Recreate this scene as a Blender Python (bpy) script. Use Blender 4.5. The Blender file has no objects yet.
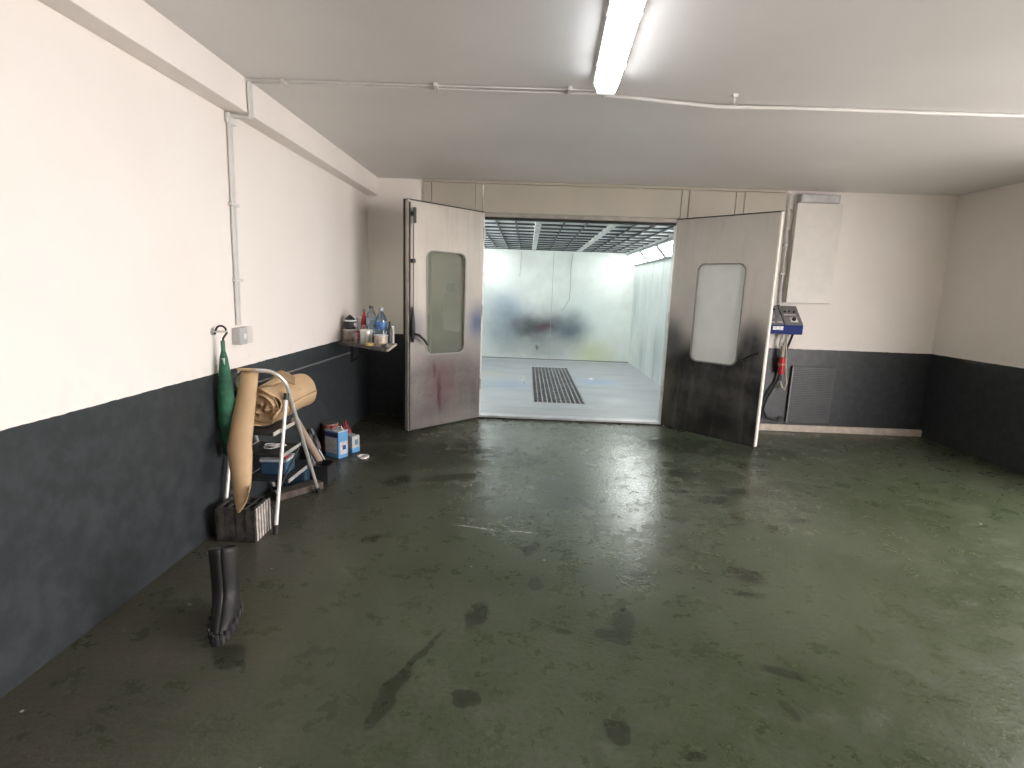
import bpy, bmesh, math, random
from mathutils import Vector, Matrix
random.seed(7)
PI = math.pi
S = bpy.context.scene
COL = S.collection

# ------------------------------------------------------------------ mesh helpers
class MB:
    def __init__(self):
        self.bm = bmesh.new()
    def box(self, x0, x1, y0, y1, z0, z1, bev=0.0, M=None, seg=2):
        r = bmesh.ops.create_cube(self.bm, size=1.0)
        vs = r['verts']
        for v in vs:
            v.co = Vector(((x0+x1)/2 + v.co.x*(x1-x0), (y0+y1)/2 + v.co.y*(y1-y0), (z0+z1)/2 + v.co.z*(z1-z0)))
        if bev > 0:
            es = list({e for v in vs for e in v.link_edges})
            rr = bmesh.ops.bevel(self.bm, geom=es, offset=bev, segments=seg, affect='EDGES', profile=0.5)
            vs = list({v for f in rr['faces'] for v in f.verts} | {v for v in vs if v.is_valid})
        if M is not None:
            for v in vs:
                v.co = M @ v.co
        return self
    def tube(self, pts, r, n=10, closed=False):
        pts = [Vector(p) for p in pts]
        rs = r if isinstance(r, (list, tuple)) else [r]*len(pts)
        rings = []
        t0 = (pts[1]-pts[0]).normalized()
        a = Vector((0, 0, 1)) if abs(t0.z) < .9 else Vector((1, 0, 0))
        nrm = t0.cross(a).normalized()
        for i, p in enumerate(pts):
            if i == 0: t = pts[1]-pts[0]
            elif i == len(pts)-1: t = pts[-1]-pts[-2]
            else: t = (pts[i+1]-pts[i]).normalized() + (pts[i]-pts[i-1]).normalized()
            t.normalize()
            nrm = (nrm - t*nrm.dot(t)).normalized()
            b = t.cross(nrm)
            rings.append([self.bm.verts.new(p + (nrm*math.cos(2*PI*k/n) + b*math.sin(2*PI*k/n))*rs[i]) for k in range(n)])
        for i in range(len(rings)-1):
            for k in range(n):
                self.bm.faces.new((rings[i][k], rings[i][(k+1) % n], rings[i+1][(k+1) % n], rings[i+1][k]))
        self.bm.faces.new(rings[0][::-1]); self.bm.faces.new(rings[-1])
        return self
    def lathe(self, prof, c=(0, 0, 0), n=24, M=None):
        rings = []
        for (r, z) in prof:
            rings.append([self.bm.verts.new(Vector((c[0]+max(r, 1e-4)*math.cos(2*PI*k/n), c[1]+max(r, 1e-4)*math.sin(2*PI*k/n), c[2]+z))) for k in range(n)])
        for i in range(len(rings)-1):
            for k in range(n):
                self.bm.faces.new((rings[i][k], rings[i][(k+1) % n], rings[i+1][(k+1) % n], rings[i+1][k]))
        self.bm.faces.new(rings[0][::-1]); self.bm.faces.new(rings[-1])
        if M is not None:
            for rg in rings:
                for v in rg: v.co = M @ v.co
        return self
    def prism(self, poly, z0, z1, M=None):
        a = [self.bm.verts.new((p[0], p[1], z0)) for p in poly]
        b = [self.bm.verts.new((p[0], p[1], z1)) for p in poly]
        n = len(poly)
        self.bm.faces.new(a[::-1]); self.bm.faces.new(b)
        for i in range(n):
            self.bm.faces.new((a[i], a[(i+1) % n], b[(i+1) % n], b[i]))
        if M is not None:
            for v in a+b: v.co = M @ v.co
        return self
    def grid(self, rows):
        vs = [[self.bm.verts.new(p) for p in row] for row in rows]
        for i in range(len(vs)-1):
            for j in range(len(vs[0])-1):
                self.bm.faces.new((vs[i][j], vs[i][j+1], vs[i+1][j+1], vs[i+1][j]))
        return self
    def plate(self, outer, inner, y0, y1):
        """plate in the xz plane with a hole; outer/inner are lists of (x, z)"""
        loops = []
        for y in (y0, y1):
            o = [self.bm.verts.new((p[0], y, p[1])) for p in outer]
            i = [self.bm.verts.new((p[0], y, p[1])) for p in inner]
            eo = [self.bm.edges.new((o[k], o[(k+1) % len(o)])) for k in range(len(o))]
            ei = [self.bm.edges.new((i[k], i[(k+1) % len(i)])) for k in range(len(i))]
            bmesh.ops.triangle_fill(self.bm, use_beauty=True, use_dissolve=False, edges=eo+ei)
            loops.append((o, i))
        for w in (0, 1):
            a, b = loops[0][w], loops[1][w]
            for k in range(len(a)):
                self.bm.faces.new((a[k], a[(k+1) % len(a)], b[(k+1) % len(a)], b[k]))
        return self
    def build(self, name, material, parent=None, smooth=False, solid=0.0, bev=0.0):
        bmesh.ops.recalc_face_normals(self.bm, faces=self.bm.faces[:])
        me = bpy.data.meshes.new(name)
        self.bm.to_mesh(me); self.bm.free()
        if smooth:
            for p in me.polygons: p.use_smooth = True
            me.set_sharp_from_angle(angle=math.radians(40))
        o = bpy.data.objects.new(name, me)
        me.materials.append(material)
        COL.objects.link(o)
        if parent: o.parent = parent
        if solid:
            m = o.modifiers.new('thick', 'SOLIDIFY'); m.thickness = solid; m.offset = 0
        if bev:
            m = o.modifiers.new('edge', 'BEVEL'); m.width = bev; m.segments = 2; m.limit_method = 'ANGLE'
        return o

def thing(name, label, cat, loc=(0, 0, 0), rz=0.0, group=None):
    o = bpy.data.objects.new(name, None); COL.objects.link(o)
    o.empty_display_size = .05
    o.location = loc; o.rotation_euler = (0, 0, rz)
    o['label'] = label; o['category'] = cat; o['kind'] = 'thing'
    if group: o['group'] = group
    return o
def tag(o, label, cat, group=None, kind='thing'):
    o['label'] = label; o['category'] = cat; o['kind'] = kind
    if group: o['group'] = group
    return o
def struct(o, label, cat):
    o['kind'] = 'structure'; o['label'] = label; o['category'] = cat
    return o
def place(o, loc, rz=0):
    o.location = loc; o.rotation_euler = (0, 0, rz); return o
def copy_tree(o, parent=None):
    c = o.copy(); COL.objects.link(c)
    if parent: c.parent = parent
    for ch in list(o.children): copy_tree(ch, c)
    return c
def rrect(x0, x1, z0, z1, r, n=6):
    pts = []
    for cx, cz, a0 in ((x1-r, z1-r, 0), (x0+r, z1-r, PI/2), (x0+r, z0+r, PI), (x1-r, z0+r, 1.5*PI)):
        for k in range(n+1):
            a = a0 + PI/2*k/n
            pts.append((cx+r*math.cos(a), cz+r*math.sin(a)))
    return pts

# ------------------------------------------------------------------ material helpers
class NT:
    def __init__(self, name):
        self.m = bpy.data.materials.new(name); self.m.use_nodes = True
        self.t = self.m.node_tree; self.n = self.t.nodes; self.l = self.t.links
        self.b = self.n['Principled BSDF']; self.out = self.n['Material Output']
    def new(self, kind, **kw):
        nd = self.n.new(kind)
        for k, v in kw.items(): setattr(nd, k, v)
        return nd
    def link(self, a, b): self.l.new(a, b)
    def coords(self, kind='Object'):
        return self.new('ShaderNodeTexCoord').outputs[kind]
    def noise(self, vec, scale, detail=4, rough=.55, dist=0.0):
        nd = self.new('ShaderNodeTexNoise')
        nd.inputs['Scale'].default_value = scale; nd.inputs['Detail'].default_value = detail
        nd.inputs['Roughness'].default_value = rough; nd.inputs['Distortion'].default_value = dist
        if vec is not None: self.link(vec, nd.inputs['Vector'])
        return nd
    def mr(self, val, a, b, c, d, smooth=True):
        nd = self.new('ShaderNodeMapRange')
        if smooth: nd.interpolation_type = 'SMOOTHSTEP'
        self.link(val, nd.inputs[0])
        for i, v in enumerate((a, b, c, d)): nd.inputs[i+1].default_value = v
        return nd.outputs[0]
    def math(self, op, a, b=None):
        nd = self.new('ShaderNodeMath', operation=op)
        for i, v in enumerate((a, b)):
            if v is None: continue
            if isinstance(v, (int, float)): nd.inputs[i].default_value = v
            else: self.link(v, nd.inputs[i])
        return nd.outputs[0]
    def mix(self, fac, a, b):
        nd = self.new('ShaderNodeMix', data_type='RGBA')
        if isinstance(fac, (int, float)): nd.inputs[0].default_value = fac
        else: self.link(fac, nd.inputs[0])
        for i, v in ((6, a), (7, b)):
            if isinstance(v, tuple): nd.inputs[i].default_value = (*v[:3], 1)
            else: self.link(v, nd.inputs[i])
        return nd.outputs[2]
    def warp(self, vec, scale, amt):
        nz = self.noise(vec, scale, 3)
        s = self.new('ShaderNodeVectorMath', operation='SUBTRACT'); self.link(nz.outputs['Color'], s.inputs[0]); s.inputs[1].default_value = (.5, .5, .5)
        k = self.new('ShaderNodeVectorMath', operation='SCALE'); self.link(s.outputs[0], k.inputs[0]); k.inputs['Scale'].default_value = amt
        a = self.new('ShaderNodeVectorMath', operation='ADD'); self.link(vec, a.inputs[0]); self.link(k.outputs[0], a.inputs[1])
        return a.outputs[0]
    def blob(self, vec, c, r, ang=0, hard=.6, axis='z'):
        """soft ellipse mask: 1 in the middle, 0 outside"""
        mp = self.new('ShaderNodeMapping', vector_type='TEXTURE'); self.link(vec, mp.inputs['Vector'])
        mp.inputs['Location'].default_value = c
        rot = (0, 0, ang) if axis == 'z' else ((0, ang, 0) if axis == 'y' else (ang, 0, 0))
        mp.inputs['Rotation'].default_value = rot
        mp.inputs['Scale'].default_value = r
        ln = self.new('ShaderNodeVectorMath', operation='LENGTH'); self.link(mp.outputs[0], ln.inputs[0])
        return self.mr(ln.outputs['Value'], hard, 1.0, 1.0, 0.0)
    def bump(self, h, strength, dist=.01):
        bp = self.new('ShaderNodeBump'); bp.inputs['Strength'].default_value = strength; bp.inputs['Distance'].default_value = dist
        self.link(h, bp.inputs['Height']); self.link(bp.outputs[0], self.b.inputs['Normal'])
    def set(self, col=None, rough=None, metal=None, spec=None):
        for nm, v in (('Base Color', col), ('Roughness', rough), ('Metallic', metal), ('Specular IOR Level', spec)):
            if v is None: continue
            if isinstance(v, tuple): self.b.inputs[nm].default_value = (*v[:3], 1)
            elif isinstance(v, (int, float)): self.b.inputs[nm].default_value = v
            else: self.link(v, self.b.inputs[nm])

_cache = {}
def M(name, col, rough=.5, metal=0.0, var=.12, scale=9.0, bump=0.0, spec=.5):
    if name in _cache: return _cache[name]
    t = NT(name)
    co = t.coords()
    nz = t.noise(co, scale, 5)
    dark = tuple(c*(1-var) for c in col); lite = tuple(min(1, c*(1+var)) for c in col)
    t.set(t.mix(t.mr(nz.outputs['Fac'], .3, .7, 0, 1), dark, lite), rough, metal, spec)
    if bump: t.bump(t.noise(co, scale*6, 4).outputs['Fac'], bump)
    _cache[name] = t.m
    return t.m
def emit(name, col, strength):
    t = NT(name); t.set((.8, .8, .8), .4)
    t.b.inputs['Emission Color'].default_value = (*col, 1); t.b.inputs['Emission Strength'].default_value = strength
    return t.m
def clear(name, tint, gloss=.12, rough=.02, film=0.0, film_col=(.8, .8, .8)):
    t = NT(name)
    tr = t.new('ShaderNodeBsdfTransparent'); tr.inputs[0].default_value = (*tint, 1)
    gl = t.new('ShaderNodeBsdfGlossy'); gl.inputs['Roughness'].default_value = rough
    mx = t.new('ShaderNodeMixShader')
    fr = t.new('ShaderNodeLayerWeight'); fr.inputs['Blend'].default_value = .25
    t.link(t.mr(fr.outputs['Fresnel'], 0, 1, gloss, .8, False), mx.inputs[0])
    body = tr.outputs[0]
    if film:
        df = t.new('ShaderNodeBsdfDiffuse'); df.inputs[0].default_value = (*film_col, 1)
        tl = t.new('ShaderNodeBsdfTranslucent'); tl.inputs[0].default_value = (*film_col, 1)
        m1 = t.new('ShaderNodeMixShader'); m1.inputs[0].default_value = .12; t.link(df.outputs[0], m1.inputs[1]); t.link(tl.outputs[0], m1.inputs[2])
        m2 = t.new('ShaderNodeMixShader'); nz = t.noise(t.coords(), 2.5, 5)
        t.link(t.mr(nz.outputs['Fac'], .3, .7, min(1, film*.8), min(1, film*1.15)), m2.inputs[0])
        t.link(body, m2.inputs[1]); t.link(m1.outputs[0], m2.inputs[2]); body = m2.outputs[0]
    t.link(body, mx.inputs[1]); t.link(gl.outputs[0], mx.inputs[2]); t.link(mx.outputs[0], t.out.inputs[0])
    return t.m

# ------------------------------------------------------------------ dimensions
LX, BY, CZ, RX, RY = -1.82, 6.16, 2.667, 4.6, -3.0     # left wall, back wall, ceiling, right wall, rear wall
OX0, OX1, OZ = -.505, 1.605, 2.30                       # spray booth opening
BX0, BX1, BB, BZ = -1.15, 2.25, 11.63, 2.335             # inside of the booth

# ------------------------------------------------------------------ surface materials
def wall_mat():
    t = NT('painted_wall'); co = t.coords()
    sep = t.new('ShaderNodeSeparateXYZ'); t.link(co, sep.inputs[0])
    n1 = t.noise(co, 1.3, 4); n2 = t.noise(co, 14, 4)
    white = t.mix(t.mr(n1.outputs['Fac'], .3, .75, 0, 1), (.84, .79, .745), (.87, .83, .79))
    scuff = t.math('MULTIPLY', t.mr(sep.outputs['Z'], .95, 1.2, 1, 0), t.mr(n2.outputs['Fac'], .5, .7, 0, .12))
    white = t.mix(scuff, white, (.5, .49, .46))
    black = t.mix(t.mr(n2.outputs['Fac'], .35, .7, 0, 1), (.026, .031, .034), (.040, .046, .050))
    edge = t.math('GREATER_THAN', t.math('ADD', sep.outputs['Z'], t.mr(n2.outputs['Fac'], 0, 1, -.004, .004)), .953)
    t.set(t.mix(edge, black, white), t.mr(edge, 0, 1, .42, .6))
    t.bump(t.noise(co, 60, 3).outputs['Fac'], .08, .004)
    return t.m
WALL = wall_mat()
def ceil_mat():
    t = NT('ceiling_paint'); co = t.coords(); n1 = t.noise(co, .8, 5)
    t.set(t.mix(t.mr(n1.outputs['Fac'], .3, .7, 0, 1), (.71, .69, .675), (.77, .75, .735)), .42)
    t.bump(t.noise(co, 5, 3).outputs['Fac'], .05, .01)
    return t.m
CEIL = ceil_mat()
BEAM = M('beam_paint', (.85, .80, .76), .55, var=.03, scale=2)

def floor_mat():
    t = NT('green_concrete'); co = t.coords()
    w = t.warp(t.warp(co, 3.2, .16), 14, .05)
    wf = t.warp(co, 26, .035)
    n1 = t.noise(co, .9, 6, .6, .4); n2 = t.noise(co, 5.5, 6, .65); n3 = t.noise(co, 42, 4)
    base = t.mix(t.mr(n1.outputs['Fac'], .32, .68, 0, 1), (.040, .053, .027), (.074, .090, .056))
    base = t.mix(t.mr(n2.outputs['Fac'], .45, .75, 0, .55), base, (.092, .103, .076))
    sep = t.new('ShaderNodeSeparateXYZ'); t.link(co, sep.inputs[0])
    dusty = t.math('MULTIPLY', t.mr(sep.outputs['X'], -.5, -1.6, 0, .75), t.mr(n2.outputs['Fac'], .3, .65, .4, 1))
    base = t.mix(dusty, base, (.088, .075, .062))
    base = t.mix(t.mr(n3.outputs['Fac'], .45, .75, 0, .5), base, (.030, .037, .023))
    def union(vec, spots):
        m = None
        for (cx, cy, rx, ry, a, h) in spots:
            b = t.blob(vec, (cx, cy, 0), (rx, ry, 9), math.radians(a), h)
            m = b if m is None else t.math('MAXIMUM', m, b)
        return m
    # wet marks with their own outlines
    wet = union(w, [(.49, 2.30, .055, .11, 0, .85), (.44, 2.17, .085, .06, 0, .85), (-.18, 1.755, .055, .055, 0, .85),
        (-.46, 1.74, .045, .17, -18, .8), (-.38, 1.98, .02, .2, -22, .7), (-.17, 2.27, .06, .13, -5, .75), (.10, 2.96, .05, .13, -20, .6), (.11, 2.57, .05, .06, 0, .8),
        (.38, 1.62, .045, .05, 0, .85), (.32, 3.85, .17, .40, 14, .5), (.5, 3.72, .24, .13, 0, .5), (.22, 2.17, .05, .03, 0, .6),
        (1.40, 4.45, .16, .13, 10, .65), (1.72, 4.05, .26, .06, 12, .7), (1.45, 3.86, .17, .09, 20, .65), (1.25, 4.0, .10, .04, 0, .7), (1.62, 4.3, .12, .04, -15, .7), (1.1, 3.45, .09, .05, 10, .6), (.95, 3.05, .10, .03, 20, .6), (1.50, 3.55, .06, .12, 0, .4),
        (1.27, 2.76, .13, .09, 0, .45), (1.2, 2.58, .08, .05, 0, .5), (-1.15, 1.90, .08, .08, 0, .7), (-.88, 2.99, .12, .05, 25, .4),
        (-.96, 3.98, .10, .20, -15, .5), (1.11, 1.96, .10, .03, -20, .6), (1.02, 1.78, .03, .06, 0, .5), (.62, 1.57, .05, .03, 15, .7),
        (.68, 2.72, .08, .04, 10, .5), (1.98, 4.75, .05, .16, 0, .5), (1.7, 3.4, .06, .05, 0, .8), (1.95, 3.55, .1, .04, 0, .7), (2.1, 4.75, .14, .08, 0, .6)])
    damp = union(w, [(-.95, 4.6, .75, .55, 12, .35), (-.35, 4.95, .50, .5, 0, .3), (-1.35, 5.6, .6, .8, 0, .4), (1.9, 5.25, 1.1, .45, -8, .3), (-.5, 4.1, .4, .1, 20, .4)])
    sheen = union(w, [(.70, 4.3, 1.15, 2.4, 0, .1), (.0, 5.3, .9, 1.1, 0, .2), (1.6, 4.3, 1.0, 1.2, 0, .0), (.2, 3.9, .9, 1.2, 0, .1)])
    damp = t.math('MULTIPLY', damp, t.mr(n2.outputs['Fac'], .35, .55, .35, 1))
    wetn = t.math('MULTIPLY', wet, t.mr(n2.outputs['Fac'], .2, .5, .65, 1))
    c = t.mix(t.math('MULTIPLY', damp, .58), base, (.020, .021, .019))
    c = t.mix(t.math('MULTIPLY', wetn, .74), c, (.018, .022, .012))
    # white paint dribble and specks
    drip = union(t.warp(wf, 7, .05), [(-.28, 3.20, .19, .010, -9, .55), (.03, 3.16, .16, .008, -6, .5), (.62, 4.95, .18, .018, 70, .3)])
    drip = t.math('MULTIPLY', drip, t.mr(n3.outputs['Fac'], .40, .55, .15, 1))
    vo = t.new('ShaderNodeTexVoronoi', feature='F1'); vo.inputs['Scale'].default_value = 5.5; t.link(co, vo.inputs['Vector'])
    sepc = t.new('ShaderNodeSeparateColor'); t.link(vo.outputs['Color'], sepc.inputs[0])
    speck = t.math('MULTIPLY', t.mr(vo.outputs['Distance'], .026, .042, 1, 0), t.math('GREATER_THAN', sepc.outputs[0], .6))
    c = t.mix(t.math('MULTIPLY', t.math('MAXIMUM', drip, speck), .8), c, (.62, .62, .58))
    n4 = t.noise(co, 17, 5, .65)
    rough = t.math('ADD', t.mr(n2.outputs['Fac'], .3, .75, .24, .46), t.mr(n4.outputs['Fac'], .35, .7, -.03, .05))
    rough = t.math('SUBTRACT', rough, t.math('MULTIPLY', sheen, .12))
    rough = t.math('SUBTRACT', rough, t.math('MULTIPLY', t.math('MAXIMUM', wet, t.math('MULTIPLY', damp, .5)), .02))
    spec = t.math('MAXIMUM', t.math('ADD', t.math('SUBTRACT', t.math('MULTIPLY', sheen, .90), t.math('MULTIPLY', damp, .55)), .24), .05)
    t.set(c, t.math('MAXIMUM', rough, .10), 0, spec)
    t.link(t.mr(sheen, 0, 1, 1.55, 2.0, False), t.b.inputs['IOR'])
    bh = t.math('ADD', t.math('MULTIPLY', n2.outputs['Fac'], .6), t.math('MULTIPLY', n3.outputs['Fac'], .55))
    t.bump(bh, .36, .012)
    return t.m
FLOOR = floor_mat()

def stain_reflect_mat(name, base, spots, rough=.45, metal=0.0, streak=None, specks=None, warp=.25, var=.05, rvar=0.0, noise_scale=2.2):
    """paint surface with clouds of overspray and painted-in reflection: spots = (centre, radii, colour, strength, hard) in object space"""
    t = NT(name); co = t.coords(); w = t.warp(co, noise_scale, warp)
    n1 = t.noise(co, 3, 6)
    c = t.mix(t.mr(n1.outputs['Fac'], .3, .7, 0, 1), tuple(x*(1-var) for x in base), tuple(min(1, x*(1+var)) for x in base))
    for (ce, ra, colr, st, hd) in spots:
        m = t.blob(w, ce, ra, 0, hd)
        m = t.math('MULTIPLY', m, t.mr(n1.outputs['Fac'], .25, .65, st*.82, min(1, st*1.04)))
        c = t.mix(m, c, colr)
    if streak:
        sc = t.new('ShaderNodeMapping'); sc.inputs['Scale'].default_value = streak[0]; t.link(co, sc.inputs['Vector'])
        ns = t.noise(sc.outputs[0], 1.0, 5)
        c = t.mix(t.mr(ns.outputs['Fac'], .48, .75, 0, streak[2]), c, streak[1])
    if specks:      # (scale, colour, top height) little chips below a height
        vo = t.new('ShaderNodeTexVoronoi'); vo.inputs['Scale'].default_value = specks[0]; t.link(co, vo.inputs['Vector'])
        sc_ = t.new('ShaderNodeSeparateColor'); t.link(vo.outputs['Color'], sc_.inputs[0])
        sx_ = t.new('ShaderNodeSeparateXYZ'); t.link(co, sx_.inputs[0])
        mk_ = t.math('MULTIPLY', t.mr(vo.outputs['Distance'], .10, .28, 1, 0), t.math('GREATER_THAN', sc_.outputs[0], .62))
        c = t.mix(t.math('MULTIPLY', mk_, t.mr(sx_.outputs['Z'], specks[2]*.75, specks[2], .85, 0)), c, specks[1])
    r = rough
    if rvar: r = t.mr(n1.outputs['Fac'], .3, .7, rough-rvar, rough+rvar)
    t.set(c, r, metal)
    return t.m
BOOTH_BACK = stain_reflect_mat('booth_back_paint', (.81, .85, .82), [
    ((1.2, 11.6, 1.0), (1.2, 2, 1.0), (.60, .70, .67), .6, 0.0),
    ((-.45, 11.6, 1.05), (.85, 2, .75), (.20, .29, .42), .75, 0.0),
    ((-.45, 11.6, .55), (.8, 2, .75), (.24, .30, .35), .65, 0.0),
    ((.35, 11.6, .66), (1.45, 2, .75), (.13, .15, .165), .80, 0.0),
    ((.16, 11.6, .70), (.85, 2, .44), (.045, .05, .058), .80, 0.0),
    ((.40, 11.6, .72), (.30, 2, .18), (.11, .04, .055), .7, 0.0),
    ((.95, 11.6, .70), (.60, 2, .55), (.06, .095, .13), .75, 0.0),
    ((.25, 11.6, .25), (1.5, 2, .40), (.30, .33, .32), .6, 0.0),
    ((1.45, 11.6, .18), (.75, 2, .50), (.50, .53, .20), .55, 0.0),
    ((.25, 11.6, .28), (.05, 2, .08), (.10, .11, .11), .8, .2)], .45, warp=.38)
BOOTH_SIDE = stain_reflect_mat('booth_side_paint', (.74, .79, .77), [
    ((2.25, 10.4, .35), (2, .5, .6), (.35, .40, .42), .5, 0.0), ((2.25, 9.2, .5), (2, .6, .7), (.30, .38, .42), .5, 0.0),
    ((2.25, 8.3, .4), (2, .4, .6), (.50, .52, .40), .5, 0.0), ((2.25, 7.4, .5), (2, .5, .7), (.38, .42, .44), .5, 0.0)],
    .45, streak=((.5, 4.0, .5), (.34, .41, .41), .75))
BOOTH_FLOOR = stain_reflect_mat('booth_floor_paint', (.37, .39, .41), [
    ((-.25, 8.3, 0), (.75, .55, 2), (.20, .30, .46), .65, 0.0), ((1.25, 8.9, 0), (.55, .5, 2), (.22, .33, .55), .7, 0.0),
    ((-.6, 9.4, 0), (.7, .4, 2), (.50, .44, .34), .55, 0.0), ((1.3, 7.3, 0), (.3, .3, 2), (.62, .62, .60), .4, 0.0),
    ((1.9, 8.1, 0), (.6, .5, 2), (.30, .32, .34), .6, 0.0), ((.4, 10.9, 0), (2.0, .5, 2), (.33, .36, .38), .5, 0.0)], .42, streak=((.5, 2.6, 1), (.22, .26, .30), .6))
PANEL = M('booth_panel_paint', (.46, .43, .365), .45, var=.04, scale=2)
STEEL = M('brushed_steel', (.62, .60, .57), .38, .85, var=.08, scale=14)
DARKSTEEL = M('dark_steel', (.06, .06, .06), .5, .4, var=.2)
BLACK = M('black_plastic', (.012, .012, .013), .4, var=.2)
RUBBER = M('black_rubber', (.014, .014, .014), .6, var=.3, bump=.2)
WHITEP = M('white_plastic', (.74, .74, .72), .35, var=.04)
GREYP = M('grey_plastic', (.46, .46, .46), .4, var=.06)
ALU = M('aluminium_tube', (.74, .73, .70), .32, .6, var=.08, scale=20)
KRAFT = M('kraft_paper', (.50, .345, .195), .62, var=.07, scale=5, bump=.06)
KRAFT_IN = M('kraft_paper_inside', (.27, .175, .095), .7, var=.1, scale=6)
CARD = M('cardboard_tube', (.40, .30, .23), .7, var=.08)

# ------------------------------------------------------------------ room shell
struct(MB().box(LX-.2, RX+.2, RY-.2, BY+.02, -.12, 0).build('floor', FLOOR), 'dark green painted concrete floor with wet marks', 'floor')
struct(MB().box(LX-.2, RX+.2, RY-.2, BY+.2, CZ, CZ+.15).build('ceiling', CEIL), 'grey white painted ceiling above the workshop', 'ceiling')
struct(MB().box(LX-.2, LX, RY-.2, BY+.2, 0, CZ).build('wall_left', WALL), 'white workshop wall with charcoal lower band', 'wall')
mb = MB(); mb.box(LX, -1.19, BY, BY+.15, 0, CZ); mb.box(2.77, RX, BY, BY+.15, 0, CZ)
struct(mb.build('wall_back', WALL), 'white back wall with charcoal lower band beside the booth', 'wall')
struct(MB().box(LX, RX, RY-.2, RY, 0, CZ).build('wall_rear', WALL), 'white wall behind the viewer', 'wall')
mb = MB()
WO = [(-2.6, -1.2, .95, 2.45), (-.6, 3.75, 0.0, 2.45)]   # openings to daylight in the right wall
ys = [RY] + [v for w in WO for v in w[:2]] + [BY]
for i in range(0, len(ys)-1, 2): mb.box(RX, RX+.2, ys[i], ys[i+1], 0, CZ)
for (y0, y1, z0, z1) in WO:
    mb.box(RX, RX+.2, y0, y1, z1, CZ)
    if z0 > 0: mb.box(RX, RX+.2, y0, y1, 0, z0)
struct(mb.build('wall_right', WALL), 'white wall with openings to daylight', 'wall')
struct(MB().box(LX, -1.695, RY, BY-.002, 2.475, CZ, bev=.004).build('trim_1', BEAM), 'white boxed beam running along top of left wall', 'beam')
KERB = M('baseboard_tile', (.52, .45, .38), .5, var=.15, scale=12)
struct(MB().box(1.64, RX, BY-.06, BY-.024, 0, .078, bev=.004).build('baseboard_back', KERB), 'pale baseboard at foot of back wall', 'baseboard')
YARD_BOUNCE = M('yard_bounce_paving', (.66, .64, .61), .8, var=.06, scale=2)  # unseen pale ground, added to bounce daylight up to the ceiling
struct(MB().box(RX+.2, 30, -25, 30, -.2, -.02).build('ground', YARD_BOUNCE), 'unseen pale yard added outside the openings to bounce daylight', 'ground')

# ------------------------------------------------------------------ spray booth
booth = thing('spray_booth', 'white paint spray booth with open doorway, filter ceiling and lit corners', 'spray booth', (.55, BY, 0))
OB = Vector((.55, BY, 0))
def bx(mb, x0, x1, y0, y1, z0, z1, bev=0.0):
    return mb.box(x0-OB.x, x1-OB.x, y0-OB.y, y1-OB.y, z0, z1, bev)
def world_part(o):
    """a part modelled in room coordinates, kept under the booth's base"""
    o.data.transform(Matrix.Translation(-OB)); return o
FY0, FY1 = BY-.022, BY+.05
for (x0, x1, z0, z1) in ((-1.19, -1.10, 0, CZ-.03), (-1.094, -.615, 0, CZ-.03), (-.609, -.535, 0, CZ-.03), (-.529, 1.633, 2.335, CZ-.03), (1.639, 1.715, 0, CZ-.03), (1.721, 2.22, 0, CZ-.03), (2.226, 2.315, 0, CZ-.03), (2.321, 2.765, 0, CZ-.03)):
    mb = MB(); bx(mb, x0, x1, FY0, FY1, z0, z1, .003); mb.build('front_panel', PANEL, booth)
for (x0, x1) in ((-1.19, -.535), (1.636, 2.765)):
    mb = MB(); bx(mb, x0, x1, FY1, FY1+.03, 0, CZ-.03); mb.build('backing_panel', DARKSTEEL, booth)
mb = MB(); bx(mb, -1.19, 2.765, BY-.04, FY1+.03, CZ-.028, CZ-.001, .004); mb.build('top_trim', PANEL, booth)
# frame round the opening
mb = MB(); bx(mb, -.533, OX0-.002, FY0-.006, 6.24, .012, 2.33, .004); mb.build('door_jamb', STEEL, booth)
mb = MB(); bx(mb, OX1+.002, 1.635, FY0-.006, 6.24, .012, 2.33, .004); mb.build('door_jamb', STEEL, booth)
mb = MB(); bx(mb, OX0, OX1, FY0-.004, 6.24, 2.288, 2.333, .003); mb.build('lintel_frame', M('grey_frame', (.36, .34, .30), .45, .3), booth)
mb = MB(); bx(mb, OX0, OX1, FY0+.004, 6.22, 2.262, 2.286, .002); mb.build('door_seal', RUBBER, booth)
mb = MB(); bx(mb, -.53, 1.635, FY0-.012, 6.26, 0.001, .011); mb.build('threshold_seal', RUBBER, booth)
mb = MB(); bx(mb, OX0, OX1, FY0-.008, 6.26, .012, .036, .003); mb.build('threshold', M('worn_steel', (.52, .53, .54), .35, .6), booth)
# inside
mb = MB(); bx(mb, BX0, .527, BB, BB+.05, .02, BZ+.2); bx(mb, .533, BX1, BB, BB+.05, .02, BZ+.2)
world_off = mb.build('back_wall', BOOTH_BACK, booth)
def shift_tex(o):   # shaders read object coordinates: keep the mesh in room coordinates, place the object back by the booth's base
    o.data.transform(Matrix.Translation(OB)); o.location = -OB
shift_tex(world_off)
mb = MB(); bx(mb, .5265, .5335, BB-.001, BB+.04, .02, BZ+.2); mb.build('panel_seam', M('seam_grey', (.36, .38, .37), .6), booth)
mb = MB(); bx(mb, BX1, BX1+.05, 6.24, BB+.05, .02, BZ+.2); shift_tex(mb.build('side_wall', BOOTH_SIDE, booth))
BOOTH_SIDE_L = M('booth_left_paint', (.74, .79, .77), .45, var=.08, scale=2)
mb = MB(); bx(mb, BX0-.05, BX0, 6.24, BB+.05, .02, BZ+.2); mb.build('side_wall', BOOTH_SIDE_L, booth)
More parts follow.
